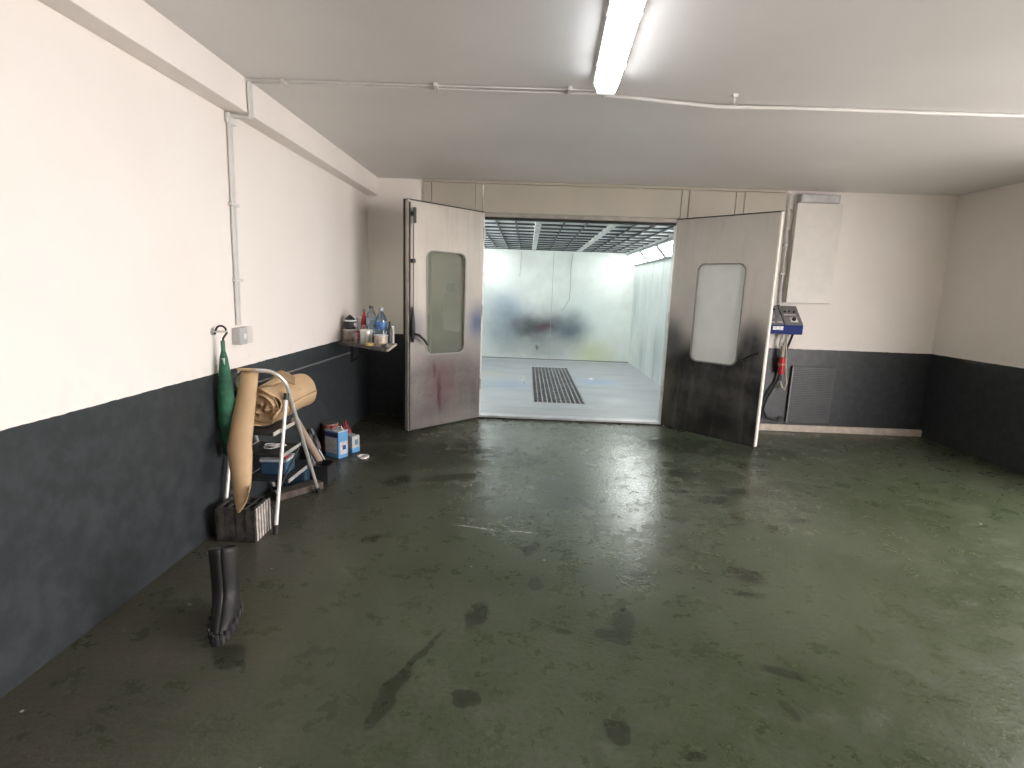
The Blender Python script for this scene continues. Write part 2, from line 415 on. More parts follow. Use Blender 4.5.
mb = MB(); bx(mb, BX0, OX0-.034, 6.24, 6.28, .02, BZ+.2); bx(mb, 1.64, BX1, 6.24, 6.28, .02, BZ+.2); bx(mb, OX0-.034, 1.64, 6.245, 6.28, 2.335, BZ+.2); mb.build('inner_front_wall', BOOTH_SIDE_L, booth)
GX0, GX1, GY0, GY1 = .135, .842, 7.02, 10.40
mb = MB()
for (x0, x1, y0, y1) in ((BX0, GX0, 6.262, BB), (GX1, BX1, 6.262, BB), (GX0, GX1, 6.262, GY0), (GX0, GX1, GY1, BB)):
    bx(mb, x0, x1, y0, y1, -.02, .03)
shift_tex(mb.build('booth_floor', BOOTH_FLOOR, booth))
mb = MB(); bx(mb, GX0-.03, GX1+.03, GY0-.03, GY1+.03, -.34, -.30); bx(mb, GX0-.03, GX0, GY0, GY1, -.3, -.02); bx(mb, GX1, GX1+.03, GY0, GY1, -.3, -.02); bx(mb, GX0, GX1, GY0-.03, GY0, -.3, -.02); bx(mb, GX0, GX1, GY1, GY1+.03, -.3, -.02)
mb.build('extraction_pit', M('pit_black', (.02, .02, .022), .8), booth)
# skirting line at the back
mb = MB(); bx(mb, BX0, BX1, BB-.008, BB, .03, .044); mb.build('floor_joint', M('joint_grey', (.16, .17, .17), .6), booth)
# filter ceiling: three bays between two rails
FILT = stain_reflect_mat('filter_cloth', (.80, .83, .83), [], .9, streak=((3, 6, 3), (.50, .54, .55), .6))
GRID = M('filter_grid_steel', (.10, .11, .115), .5, .3, var=.25, scale=6)
RAIL = M('rail_paint', (.62, .64, .63), .5, .1, var=.2, scale=10)
for (x0, x1) in ((-.92, .065), (.145, .998), (1.078, 2.02)):
    mb = MB(); bx(mb, x0, x1, 6.285, BB-.002, BZ+.030, BZ+.050); fp = mb.build('filter_panel', FILT, booth)
    mb = MB()
    nx = 4 if x1-x0 > .9 else 3
    for k in range(1, nx):
        xx = x0+(x1-x0)*k/nx; bx(mb, xx-.007, xx+.007, 6.285, BB-.002, BZ+.004, BZ+.029)
    for k in range(13):
        yy = 6.40+k*.43; bx(mb, x0+.001, x1-.001, yy-.009, yy+.009, BZ+.006, BZ+.0285)
    mb.build('filter_grid', GRID, fp)
for xx in (.105, 1.038):
    mb = MB(); bx(mb, xx-.038, xx+.038, 6.285, BB-.002, BZ-.012, BZ+.055, .004); mb.build('ceiling_rail', RAIL, booth)
for xx in (-.94, 2.04):
    mb = MB(); bx(mb, xx-.016, xx+.016, 6.285, BB-.002, BZ-.012, BZ+.075, .003); mb.build('ceiling_rail', RAIL, booth)
LAMPG = emit('booth_lamp_glow', (.97, 1.0, .975), 8.5)
FRAME = M('lamp_frame_grey', (.30, .315, .32), .45, .3)
for side in (-1, 1):
    xa, xb = (2.045, BX1) if side > 0 else (-.945, BX0)
    za, zb = BZ-.012, 2.085
    for k in range(4):
        y1 = 11.56-k*1.30; y0 = y1-1.24
        def q(t, y, off=0.0):
            nx_, nz_ = -side*.7, -.7
            return Vector((xa+(xb-xa)*t + nx_*off, y, za+(zb-za)*t + nz_*off)) - OB
        mb = MB()
        for (t0, t1, ya, yb, off) in ((.0, .14, y0-.03, y1+.03, .012), (.86, 1.0, y0-.03, y1+.03, .012), (.14, .86, y0-.03, y0+.05, .012), (.14, .86, y1-.05, y1+.03, .012)):
            vs = [mb.bm.verts.new(q(t, y, o)) for o in (off, -.02) for (t, y) in ((t0, ya), (t1, ya), (t1, yb), (t0, yb))]
            for f in ((0, 1, 2, 3), (4, 5, 6, 7), (0, 1, 5, 4), (1, 2, 6, 5), (2, 3, 7, 6), (3, 0, 4, 7)): mb.bm.faces.new([vs[i] for i in f])
        fr = mb.build('lamp_frame', FRAME, booth)
        mb = MB()
        vs = [mb.bm.verts.new(q(t, y, o)) for o in (.004, -.012) for (t, y) in ((.141, y0+.051), (.859, y0+.051), (.859, y1-.051), (.141, y1-.051))]
        for f in ((0, 1, 2, 3), (4, 5, 6, 7), (0, 1, 5, 4), (1, 2, 6, 5), (2, 3, 7, 6), (3, 0, 4, 7)): mb.bm.faces.new([vs[i] for i in f])
        mb.build('lamp_glass', LAMPG, fr)
# grate lying in the booth floor
gr = thing('floor_grate', 'dark steel extraction grate set in the booth floor', 'grate', ((GX0+GX1)/2, (GY0+GY1)/2, -.02))
GRATE = M('grate_steel', (.42, .43, .44), .4, .5, var=.2)
w, l = (GX1-GX0)/2-.003, (GY1-GY0)/2-.003
mb = MB()
mb.box(-w, w, -l, -l+.02, 0, .05); mb.box(-w, w, l-.02, l, 0, .05); mb.box(-w, -w+.012, -l, l, 0, .05); mb.box(w-.012, w, -l, l, 0, .05)
mb.build('grate_frame', GRATE, gr)
mb = MB()
for k in range(1, 11):
    x = -w+2*w*k/11; mb.box(x-.006, x+.006, -l+.02, l-.02, .005, .048)
for k in range(1, 26):
    y = -l+2*l*k/26; mb.box(-w+.012, w-.012, y-.008, y+.008, .005, .036)
mb.build('grate_bars', GRATE, gr)
# thin hose hanging on the back wall of the booth
HOSE = M('grey_hose', (.42, .45, .45), .5)
tag(MB().tube([(.93, 11.615, 2.30), (.90, 11.612, 2.0), (.915, 11.615, 1.6), (.90, 11.614, 1.34), (.80, 11.615, 1.16), (.74, 11.615, 1.10)], .007, 6).build('air_hose', HOSE, smooth=True), 'thin grey hose hanging on the booth back wall under the ceiling rail', 'hose')
tag(MB().tube([(-.16, 11.615, 2.30), (-.165, 11.614, 2.0), (-.18, 11.615, 1.78)], .005, 6).build('air_hose', HOSE, smooth=True), 'short thin wire hanging on booth back wall left of the hose', 'wire')
PAPER = M('white_paper', (.82, .82, .80), .7)
def scrap(x, y, z, s, seed, label):
    rnd = random.Random(seed); mb = MB()
    n = 7; poly = [(s*(.6+.5*rnd.random())*math.cos(2*PI*k/n), s*.6*(.6+.5*rnd.random())*math.sin(2*PI*k/n)) for k in range(n)]
    mb.prism(poly, 0, .012); o = mb.build('paper_scrap', PAPER); place(o, (x, y, z), rnd.random()*3)
    for v in o.data.vertices:
        if v.co.z > .005: v.co.z += .02*rnd.random(); v.co.x *= .8
    return tag(o, label, 'scrap', 'paper scraps on the booth floor')
scrap(-.03, 9.0, .03, .07, 3, 'crumpled white paper scrap left of the floor grate, farther of two')
scrap(.02, 8.55, .03, .035, 4, 'tiny white paper scrap left of the floor grate, nearer of two')
scrap(1.16, 9.1, .03, .10, 5, 'white paper scrap right of the floor grate in the booth')

# ------------------------------------------------------------------ booth doors
LDOOR = stain_reflect_mat('left_door_steel', (.56, .52, .465), [
    ((.5, 0, .0), (1.5, 1, 1.34), (.115, .104, .098), .96, .42), ((.06, 0, 1.13), (.30, 1, .34), (.08, .12, .23), .9, 0.0), ((.95, 0, 1.08), (.25, 1, .30), (.11, .115, .15), .7, 0.0),  # first cloud paints the floor's dark reflection onto the lower door
    ((.56, 0, .50), (.38, 1, .42), (.15, .075, .08), .7, 0.0), ((.60, 0, .36), (.05, 1, .30), (.06, .018, .026), .85, .1), ((.66, 0, .62), (.035, 1, .16), (.08, .03, .04), .7, .1), ((.3, 0, .06), (.7, 1, .20), (.25, .235, .21), .6, 0.0)],
    .42, .30, streak=((9, 9, 1.2), (.25, .23, .21), .25), specks=(34, (.04, .035, .035), .75), warp=.14, rvar=.08)
RDOOR = stain_reflect_mat('right_door_steel', (.60, .575, .54), [
    ((.55, 0, .25), (1.3, 1, .98), (.022, .024, .026), .97, .62), ((.98, 0, 1.05), (.26, 1, .34), (.03, .032, .038), .95, .1), ((.05, 0, 1.05), (.26, 1, .34), (.06, .065, .075), .85, .1), ((.03, 0, .40), (.18, 1, .5), (.20, .18, .13), .7, 0.0), ((.5, 0, .05), (1.3, 1, .22), (.07, .066, .06), .5, 0.0)],  # lower half: painted-in reflection of dark wall band and floor; soot by handle
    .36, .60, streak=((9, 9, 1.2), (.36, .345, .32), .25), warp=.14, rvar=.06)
LPANE = clear('left_pane_glass', (.80, .84, .76), .10, .015, .22, (.62, .66, .58))
RPANE = clear('right_pane_glass', (.88, .93, .90), .05, .05, 1.15, (.95, .985, .965))
EDGE_L = M('door_edge_steel', (.50, .46, .40), .45, .5, var=.15)
EDGE_W = M('door_edge_white', (.85, .82, .76), .5, var=.05)
def booth_door(hinge, free, s, W, H, win, face, pane_m, edge_m, label, T=.07):
    hinge = Vector(hinge); d = Vector(free)-hinge
    root = thing('booth_door', label, 'door', (hinge.x, hinge.y, 0), math.atan2(d.y, d.x))
    ya, yb = (-T, 0) if s > 0 else (0, T)
    x0, x1, z0, z1 = .012, W, .012, H
    wx0, wx1, wz0, wz1 = win
    hole = rrect(wx0, wx1, wz0, wz1, .075)
    MB().plate([(x0+.004, z0+.004), (x1-.012, z0+.004), (x1-.012, z1-.008), (x0+.004, z1-.008)], hole, ya, yb).build('door_panel', face, root)
    # channel round the leaf
    mb = MB(); mb.box(x1-.011, x1+.004, ya-.004, yb+.004, z0, z1)
    mb.build('edge_channel', edge_m, root)
    mb = MB(); mb.box(x0, x1+.004, ya-.003, yb+.003, z1-.007, z1+.004); mb.build('top_channel', DARKSTEEL, root)
    mb = MB(); mb.box(x0, x1-.012, ya+.01, yb-.01, .003, .015); mb.build('bottom_seal', RUBBER, root)
    # window
    MB().plate(rrect(wx0-.010, wx1+.010, wz0-.010, wz1+.010, .082), rrect(wx0+.004, wx1-.004, wz0+.004, wz1-.004, .072), yb+.0005 if s > 0 else ya-.006, yb+.006 if s > 0 else ya-.0005).build('window_gasket', M('gasket_grey', (.30, .30, .28), .5, .3), root)
    mb = MB(); ring = rrect(wx0+.001, wx1-.001, wz0+.001, wz1-.001, .074); my = (ya+yb)/2
    a = [mb.bm.verts.new((p[0], my-.004, p[1])) for p in ring]; b = [mb.bm.verts.new((p[0], my+.004, p[1])) for p in ring]
    mb.bm.faces.new(a); mb.bm.faces.new(b)
    for k in range(len(a)): mb.bm.faces.new((a[k], a[(k+1) % len(a)], b[(k+1) % len(a)], b[k]))
    mb.build('window_pane', pane_m, root)
    # hinges
    for z in (.35, 1.2, 2.05):
        mb = MB(); mb.lathe([(.011, 0), (.011, .12)], (0.0, (ya if s < 0 else yb), z), 10); mb.build('hinge', STEEL, root)
    return root, (yb if s > 0 else ya)
ld, fy = booth_door((-.505, 6.135), (-1.183, 5.395), 1, 1.012, 2.335, (.268, .782, .800, 1.862), LDOOR, LPANE, EDGE_L, 'left steel booth door standing open, red and blue overspray, long rounded window')
mb = MB(); mb.box(.994, 1.010, fy+.004, fy+.012, .02, 2.31); mb.build('edge_seal', RUBBER, ld)
mb = MB(); mb.box(1.0165, 1.022, -.072, -.046, .01, 2.34); mb.build('edge_seal', RUBBER, ld)
mb = MB(); mb.tube([(.965, fy+.022, 1.25), (.965, fy+.022, 2.22)], .005, 8); mb.build('latch_rod', DARKSTEEL, ld, smooth=True)
for z in (1.75, 2.2): 
    mb = MB(); mb.box(.945, .985, fy+.001, fy+.034, z-.02, z+.02, .004)
    if z > 2: mb.box(.95, .98, fy+.03, fy+.05, z-.09, z+.06, .006)
    mb.build('rod_guide', DARKSTEEL, ld)
mb = MB(); mb.lathe([(.012, -.06), (.020, 0), (.026, .06), (.024, .14), (.012, .24), (.008, .30)], (.975, fy+.028, 1.0), 14)
hb = mb.build('latch_case', BLACK, ld)
mb = MB(); mb.tube([(.972, fy+.04, 1.03), (.93, fy+.075, 1.015), (.87, fy+.08, .965), (.825, fy+.078, .915)], [.013, .014, .013, .015], 10); mb.build('door_handle', BLACK, ld, smooth=True)
rd, fy = booth_door((1.605, 6.135), (2.38, 5.335), -1, 1.112, 2.325, (.312, .822, .812, 1.840), RDOOR, RPANE, EDGE_W, 'right steel booth door standing open, dark reflection painted on lower half, soot by handle, rounded window', T=.036)
mb = MB(); mb.box(.87, .94, fy-.02, fy-.001, .86, .92, .006)
mb.build('handle_plate', DARKSTEEL, rd)
mb = MB(); mb.tube([(.885, fy-.03, .885), (.93, fy-.06, .90), (1.0, fy-.065, .945), (1.07, fy-.06, .975)], [.013, .012, .011, .012], 10); mb.build('door_handle', BLACK, rd, smooth=True)

# small box added behind the left door to mimic a reflection in its window
sb = thing('reflection_box', 'small grey box added on back wall for reflection in left door window', 'switch', (-.86, BY-.023, 1.50))
MB().box(-.075, .075, -.05, 0, -.075, .075, .006).build('box_body', GREYP, sb)
MB().box(-.05, .05, -.056, -.051, -.05, .05, .003).build('box_cover', M('dark_grey', (.12, .12, .13), .4), sb)

# ------------------------------------------------------------------ ceiling: lamp, conduits
lamp = thing('ceiling_lamp', 'lit white fluorescent batten lamp on the ceiling', 'lamp', (.352, 2.43, CZ), math.radians(-2.6))
LL = .77
def trap(mb, wb, wt, zb, zt, l0, l1, end=0.0):
    vs = []
    for (wv, z, e) in ((wb, zb, end), (wt, zt, 0)):
        for (sx, sy) in ((-1, l0+e), (1, l0+e), (1, l1-e), (-1, l1-e)):
            vs.append(mb.bm.verts.new((sx*wv, sy, z)))
    for f in ((0, 1, 2, 3), (4, 5, 6, 7), (0, 1, 5, 4), (1, 2, 6, 5), (2, 3, 7, 6), (3, 0, 4, 7)): mb.bm.faces.new([vs[i] for i in f])
mb = MB(); trap(mb, .070, .062, -.038, -.001, -LL, LL); mb.build('lamp_base', WHITEP, lamp)
mb = MB(); trap(mb, .046, .068, -.095, -.0385, -LL+.035, LL-.035, .008); mb.build('diffuser', emit('tube_light', (.95, .96, 1), 7.5), lamp, bev=.006)
for a, b in ((-LL, -LL+.034), (LL-.034, LL)):
    mb = MB(); trap(mb, .045, .069, -.093, -.0385, a, b, .004); mb.build('end_cap', WHITEP, lamp)
for y in (-.5, 0, .5):
    for sx in (-1, 1):
        mb = MB(); mb.box(sx*.0705-.004, sx*.0705+.004, y-.02, y+.02, -.055, -.025, .001); mb.build('clip', STEEL, lamp)
PIPE = M('conduit_plastic', (.66, .65, .63), .4, var=.04)
cd = thing('ceiling_conduit', 'twin thin pale conduits crossing ceiling from left beam to the lamp', 'conduit', (-1.69, 3.36, CZ))
o3 = Vector((-1.69, 3.36, CZ))
def T(pts): return [Vector(p)-o3 for p in pts]
MB().tube(T([(-1.686, 3.345, CZ-.011), (-.6, 3.355, CZ-.011), (.40, 3.36, CZ-.011)]), .0055, 8).build('conduit_pipe', PIPE, cd, smooth=True)
MB().tube(T([(-1.682, 3.385, CZ-.011), (-.6, 3.40, CZ-.011), (.40, 3.42, CZ-.011)]), .0075, 8).build('conduit_pipe', PIPE, cd, smooth=True)
for x in (-1.48, -.58, .20):
    mb = MB(); mb.box(x-.012-o3.x, x+.012-o3.x, -.035, .062, -.024, -.001, .003); mb.build('conduit_clip', PIPE, cd)
tag(MB().tube([(.40, 3.44, CZ-.012), (.55, 3.455, CZ-.012), (.80, 3.49, CZ-.02), (1.1, 3.53, CZ-.026), (1.3, 3.545, CZ-.022), (1.65, 3.555, CZ-.014), (2.4, 3.58, CZ-.012), (RX-.002, 3.6, CZ-.012)], .012, 8).build('ceiling_cable', PIPE, smooth=True), 'pale sagging cable crossing the ceiling right of the lamp', 'cable')
jb = thing('cable_hook', 'small white cable hook on the ceiling above the sagging cable', 'hook', (1.16, 3.39, CZ))
mb = MB(); mb.box(-.016, .016, -.016, .016, -.02, -.0005, .003); mb.build('hook_base', WHITEP, jb)
mb = MB(); mb.tube([(0, 0, -.02), (0, .0, -.05), (.012, 0, -.06)], .006, 8); mb.build('hook_stem', WHITEP, jb, smooth=True)
# conduit down the beam and the left wall to the socket
lc = thing('wall_conduit', 'pale twin conduit bending round the beam and down left wall', 'conduit', (LX, 3.34, 1.22))
o4 = Vector((LX, 3.34, 1.22))
def T4(pts): return [Vector(p)-o4 for p in pts]
for dy, r in ((0, .011), (.030, .008)):
    MB().tube(T4([(-1.681, 3.345+dy, CZ-.02), (-1.681, 3.345+dy, 2.462), (-1.69, 3.345+dy, 2.452), (-1.70, 3.345+dy, 2.45), (-1.795, 3.335+dy, 2.455), (-1.805, 3.335+dy, 2.445), (-1.806, 3.335+dy, 2.40), (-1.806, 3.325+dy, 1.8), (-1.806, 3.32+dy, 1.222)]), r, 8).build('conduit_pipe', PIPE, lc, smooth=True)
mb = MB(); mb.box(-1.812-LX, -1.79-LX, -.03, .06, 1.19, 1.25, .004)
mb.build('elbow', WHITEP, lc)
for z in (1.95, 1.5):
    mb = MB(); mb.box(.001, .03, -.04, .045, z-1.22-.01, z-1.22+.01, .003); mb.build('conduit_clip', PIPE, lc)
so = thing('wall_socket', 'grey wall socket box under the conduit on left wall', 'socket', (LX, 3.34, 1.155))
MB().box(.001, .055, -.075, .015, -.052, .052, .006).build('socket_body', GREYP, so)
MB().box(.001, .045, .017, .10, -.052, .055, .006).build('socket_cover', M('clear_plastic', (.66, .64, .62), .3, var=.04), so)
mb = MB(); mb.lathe([(.018, 0), (.018, .008)], (0, 0, 0), 12, Matrix.Translation((.055, -.03, 0)) @ Matrix.Rotation(PI/2, 4, 'Y')); mb.build('socket_button', WHITEP, so)
tag(MB().tube([(LX+.012, 3.4, .822), (LX+.012, 4.3, .815), (LX+.012, 5.46, .803)], .009, 8).build('wall_pipe', M('thin_grey_pipe', (.22, .225, .23), .4, .3), smooth=True), 'thin grey pipe running along charcoal band of left wall', 'pipe')

# ------------------------------------------------------------------ corner shelf with cans and bottles
SZ = .95
sh = thing('corner_shelf', 'paint spattered wooden shelf in corner behind the left door', 'shelf', (-1.56, 5.5, SZ))
o5 = Vector((-1.56, 5.5, 0))
SHELFM = stain_reflect_mat('spattered_wood', (.10, .09, .08), [], .7, streak=((14, 30, 14), (.40, .37, .33), .8))
poly = [(LX+.001, 5.14), (-1.215, 4.66), (-1.265, 5.16), (LX+.001, 5.70)]
MB().prism([(p[0]-o5.x, p[1]-o5.y) for p in poly], -.028, 0).build('shelf_board', SHELFM, sh)
mb = MB(); mb.tube([(-1.208-o5.x, 4.657-o5.y, -.012), (-1.258-o5.x, 5.16-o5.y, -.012)], .012, 6); mb.build('shelf_edging', M('pale_wood_edge', (.55, .48, .40), .6, var=.3, scale=30), sh)
mb = MB(); mb.box(.001+LX-o5.x, LX+.03-o5.x, 5.50-o5.y, 5.53-o5.y, -.25, -.029); mb.tube([(LX+.02-o5.x, 5.515-o5.y, -.24), (-1.5-o5.x, 5.515-o5.y, -.035)], .01, 8); mb.build('shelf_bracket', BLACK, sh)
def sbottle(x, y, r, h, body_m, cap_m, label, neck=.32, lab_m=None, cat='bottle', name='bottle', group='bottles on the corner shelf'):
    t = thing(name, label, cat, (x, y, SZ), 0, group)
    zb = h*(1-neck)
    MB().lathe([(r*.9, 0.0005), (r, .008), (r, zb*.42), (r*.95, zb*.5), (r, zb*.58), (r, zb), (r*.8, zb+h*neck*.3), (r*.42, zb+h*neck*.62), (r*.34, zb+h*neck*.7), (r*.34, h*.93)], n=20).build('bottle_body', body_m, t, smooth=True)
    MB().lathe([(r*.42, h*.93), (r*.42, h), (r*.36, h+.004)], n=14).build('bottle_cap', cap_m, t, smooth=True)
    if lab_m: MB().lathe([(r+.001, zb*.60), (r+.0015, zb*.61), (r+.0015, zb*.92), (r+.001, zb*.93)], n=20).build('bottle_label', lab_m, t, smooth=True)
    return t
def can(x, y, r, h, body_m, rim_m, label, name='paint_can', open_=False, cat='can', handle=False, taper=1.0, z=SZ, group='cans on the corner shelf'):
    t = thing(name, label, cat, (x, y, z), random.random()*3, group)
    MB().lathe([(r*taper*.97, .0005), (r*taper, .006), (r*(taper+1)/2, h*.5), (r, h*.94)], n=24).build('can_body', body_m, t, smooth=True)
    if open_: pr = [(r*1.04, h*.94), (r*1.05, h), (r*.95, h), (r*.93, h*.9), (.001, h*.88)]
    else: pr = [(r*1.03, h*.94), (r*1.04, h), (r*.92, h), (r*.90, h*.975), (.001, h*.975)]
    MB().lathe(pr, n=24).build('can_rim', rim_m, t, smooth=True)
    if handle:
        pts = [(r*1.0*math.cos(a), -r*.15*0 + r*.9*math.sin(a)*.3 - r*.9, h*.75 - .05*math.sin(a)) for a in [PI*k/8 for k in range(9)]]
        MB().tube(pts, .003, 6).build('can_handle', STEEL, t, smooth=True)
    return t
PETB = clear('blue_bottle_plastic', (.50, .66, .80), .16, .1)
PETC = clear('clear_bottle_plastic', (.72, .80, .86), .16, .1)
BLUEL = M('blue_label', (.06, .17, .42), .4, var=.4, scale=40)
GREYL = M('grey_blue_label', (.30, .38, .44), .4, var=.25, scale=30)
REDP = M('red_plastic', (.48, .03, .04), .35, var=.2)
TIN = M('dirty_tin', (.30, .265, .23), .42, .3, var=.4, scale=25)
SILV = M('silver_tin', (.62, .61, .58), .35, .4, var=.1, scale=20)
# big tin with black respirator on its lid at the wall end
can(-1.725, 5.22, .073, .115, TIN, WHITEP, 'dirty tin with white rim at wall end of shelf, black mask on it', handle=True)
mk = thing('respirator_mask', 'black half mask with white band resting on tin on the shelf', 'mask', (-1.725, 5.22, SZ+.1155))
MB().lathe([(.052, 0), (.062, .03), (.060, .075), (.050, .085), (.058, .087), (.035, .115), (.012, .135), (.002, .142)], n=16).build('mask_shell', BLACK, mk, smooth=True)
MB().lathe([(.061, .078), (.0645, .080), (.0645, .090), (.059, .092)], n=20).build('mask_band', WHITEP, mk, smooth=True)
mb = MB(); mb.lathe([(.022, 0), (.024, .012), (.02, .02)], n=14, M=Matrix.Translation((.055, -.03, .045)) @ Matrix.Rotation(1.3, 4, 'Y')); mb.build('filter_cap', M('light_grey_cap', (.45, .47, .5), .4), mk, smooth=True)
sticks = thing('brush', 'two brush handles standing in dark tin against left wall', 'brush', (-1.79, 5.345, SZ))
MB().lathe([(.024, .0005), (.026, .09), (.024, .09), (.022, .01)], n=14).build('brush_tin', M('brown_tin', (.10, .075, .06), .5), sticks, smooth=True)
for i, dx in enumerate((-.006, .008)):
    MB().tube([(dx, dx, .012), (dx*1.6, dx, .12), (dx*2, dx*1.5, .19+.015*i)], [.004, .006, .004], 8).build('brush_handle', M('pinkish_wood', (.42, .30, .28), .5), sticks, smooth=True)
can(-1.610, 5.085, .032, .108, M('pink_print', (.60, .36, .40), .5, var=.45, scale=40), M('red_lid', (.40, .06, .08), .4), 'small pink and red cup beside the dirty tin on shelf', name='cup', cat='cup', taper=.8)
can(-1.497, 4.985, .056, .135, SILV, WHITEP, 'silver grey paint can in middle of the shelf front')
can(-1.325, 4.87, .062, .103, M('tan_tin', (.52, .43, .36), .45, .2, var=.2, scale=20), WHITEP, 'tan tin with white rim at the right front of the shelf', taper=.92)
can(-1.69, 5.45, .045, .225, M('pale_grey_pot', (.58, .60, .60), .5, var=.15), WHITEP, 'tall pale grey pot behind the silver can on shelf', name='pot', cat='pot')
sbottle(-1.61, 5.30, .034, .31, REDP, M('grey_trigger', (.22, .22, .23), .5), 'red bottle with slim neck among bottles on the shelf', .45, M('red_white_label', (.60, .30, .32), .5, var=.6, scale=45))
sbottle(-1.52, 5.24, .050, .345, PETC, M('dark_cap', (.03, .035, .05), .4), 'clear grey water bottle with dark cap beside the red bottle', .30, GREYL, name='water_bottle')
sbottle(-1.400, 5.16, .052, .335, PETB, M('pale_blue_cap', (.35, .42, .48), .4), 'clear water bottle with blue label right of dark capped bottle', .34, BLUEL, name='water_bottle')
can(-1.315, 5.06, .032, .12, PETC, PETC, 'small clear jar between water bottle and dark slim bottle', name='jar', cat='jar')
sbottle(-1.272, 4.985, .026, .215, M('dark_green_bottle', (.035, .05, .05), .3), BLACK, 'dark slim bottle at the right end of the shelf', .35)
can(-1.295, 5.13, .028, .17, M('cream_can', (.64, .61, .57), .45, var=.1), WHITEP, 'cream can at the shelf end next to the left door')
ty = thing('tape_roll', 'flat yellow tape roll on front edge of the shelf', 'tape', (-1.425, 4.875, SZ))
MB().lathe([(.028, .0005), (.045, .0005), (.045, .022), (.028, .022), (.028, .0008)], n=24).build('tape_ring', M('yellow_tape', (.68, .54, .20), .5), ty, smooth=True)
tag(place(MB().box(-.022, .022, -.06, .06, 0.0005, .03, .006).build('cloth_rag', M('speckled_rag', (.24, .24, .23), .9, var=.6, scale=60, bump=.6)), (-1.245, 4.83, SZ), .1), 'crumpled speckled rag at right end of the shelf', 'rag')

# ------------------------------------------------------------------ step ladder
LXN, LXF = -1.46, -1.775
ldr = thing('step_ladder', 'white folding step ladder with round hoop standing by left wall', 'ladder', ((LXN+LXF)/2, 3.3, 0))
o6 = Vector(((LXN+LXF)/2, 3.3, 0))
def L(p): return Vector(p)-o6
def hoop_y(z): return 3.655 - .515*z
pts = [(LXN, hoop_y(.02), .02), (LXN, hoop_y(.45), .45), (LXN, hoop_y(.86), .86)]
for k in range(1, 7):
    a = PI/2*k/6; z = .86+.105*math.sin(a); pts.append((LXN-.105*(1-math.cos(a)), hoop_y(z), z))
for k in range(0, 7):
    a = PI/2*k/6; z = .86+.105*math.cos(a); pts.append((LXF+.105*(1-math.sin(a)), hoop_y(z), z))
pts += [(LXF, hoop_y(.45), .45), (LXF, hoop_y(.02), .02)]
MB().tube([L(p) for p in pts], .0125, 12).build('hoop_frame', ALU, ldr, smooth=True)
for x in (LXN+.001, LXF-.001):
    MB().tube([L((x, 2.985, .03)), L((x, 3.19, .80))], .0115, 12).build('rear_leg', M('white_ladder_leg', (.78, .77, .74), .35, .2, var=.05), ldr, smooth=True)
    MB().tube([L((x, 3.186, .785)), L((x, 3.195, .825))], .016, 12).build('leg_cap', BLACK, ldr, smooth=True)
    MB().tube([L((x, 2.977, .0)), L((x, 2.992, .055))], .016, 12).build('rubber_foot', RUBBER, ldr, smooth=True)
for x in (LXN, LXF): MB().tube([L((x, 3.658, .0)), L((x, hoop_y(.05), .05))], .016, 12).build('rubber_foot', RUBBER, ldr, smooth=True)
TREAD = M('dark_tread', (.030, .031, .033), .55, var=.2, bump=.3)
for (z, ya, yb) in ((.255, 3.225, 3.50), (.445, 3.15, 3.41), (.612, 3.05, 3.325)):
    mb = MB(); mb.box(LXF-o6.x+.022, LXN-o6.x-.022, ya-3.3, yb-3.3, z-.022, z, .005); st = mb.build('step', TREAD, ldr)
    for x in (LXN-.018, LXF+.018):
        mb = MB(); mb.box(x-o6.x-.004, x-o6.x+.004, ya-3.3-.005, yb-3.3+.01, z-.022, z+.001, .002); mb.build('step_bracket', ALU, st)
MB().tube([L((LXN-.016, 3.04, .22)), L((LXN-.016, 3.40, .43))], .006, 6).build('strut', DARKSTEEL, ldr)
MB().tube([L((LXF+.016, 3.04, .22)), L((LXF+.016, 3.40, .43))], .006, 6).build('strut', DARKSTEEL, ldr)

# kraft paper roll lying across the ladder top
ro = thing('kraft_paper_roll', 'big brown kraft paper roll lying across the ladder top', 'paper roll', (-1.60, 3.60, .735))
rings = []
n = 40
for i in range(25):
    s = i/24; y = -.46 + .59*s
    row = []
    for k in range(n+1):
        a = 2*PI*k/n
        r = .115 + .004*math.sin(3*a+4*s) + (.007*math.sin(5*a+1)*max(0, 1-s*6)) + .006*math.sin(7*s+a)
        row.append((r*math.cos(a), y + (.03*math.sin(4*a) if i == 0 else 0), r*math.sin(a)))
    rings.append(row)
MB().grid(rings).build('outer_layer', KRAFT, ro, smooth=True, solid=.004)
rows = []
for i in range(30):
    a = i*.55; r = .109-.0022*i
    rows.append([(r*math.cos(a), yy, r*math.sin(a)) for yy in (-.40, .12)])
MB().grid(rows).build('inner_layers', KRAFT_IN, ro, smooth=True, solid=.003)
rows = []
for i in range(8):
    rr_ = .108*(1-i/7)+.004
    rows.append([(rr_*math.cos(2*PI*k/24), -.425+.05*math.sin(3*2*PI*k/24+i)*(i/7)*.5+.012*math.sin(i*2.2)-.03*(1-i/7), rr_*math.sin(2*PI*k/24)) for k in range(25)])
MB().grid(rows).build('crumpled_end', KRAFT, ro, smooth=True, solid=.003)
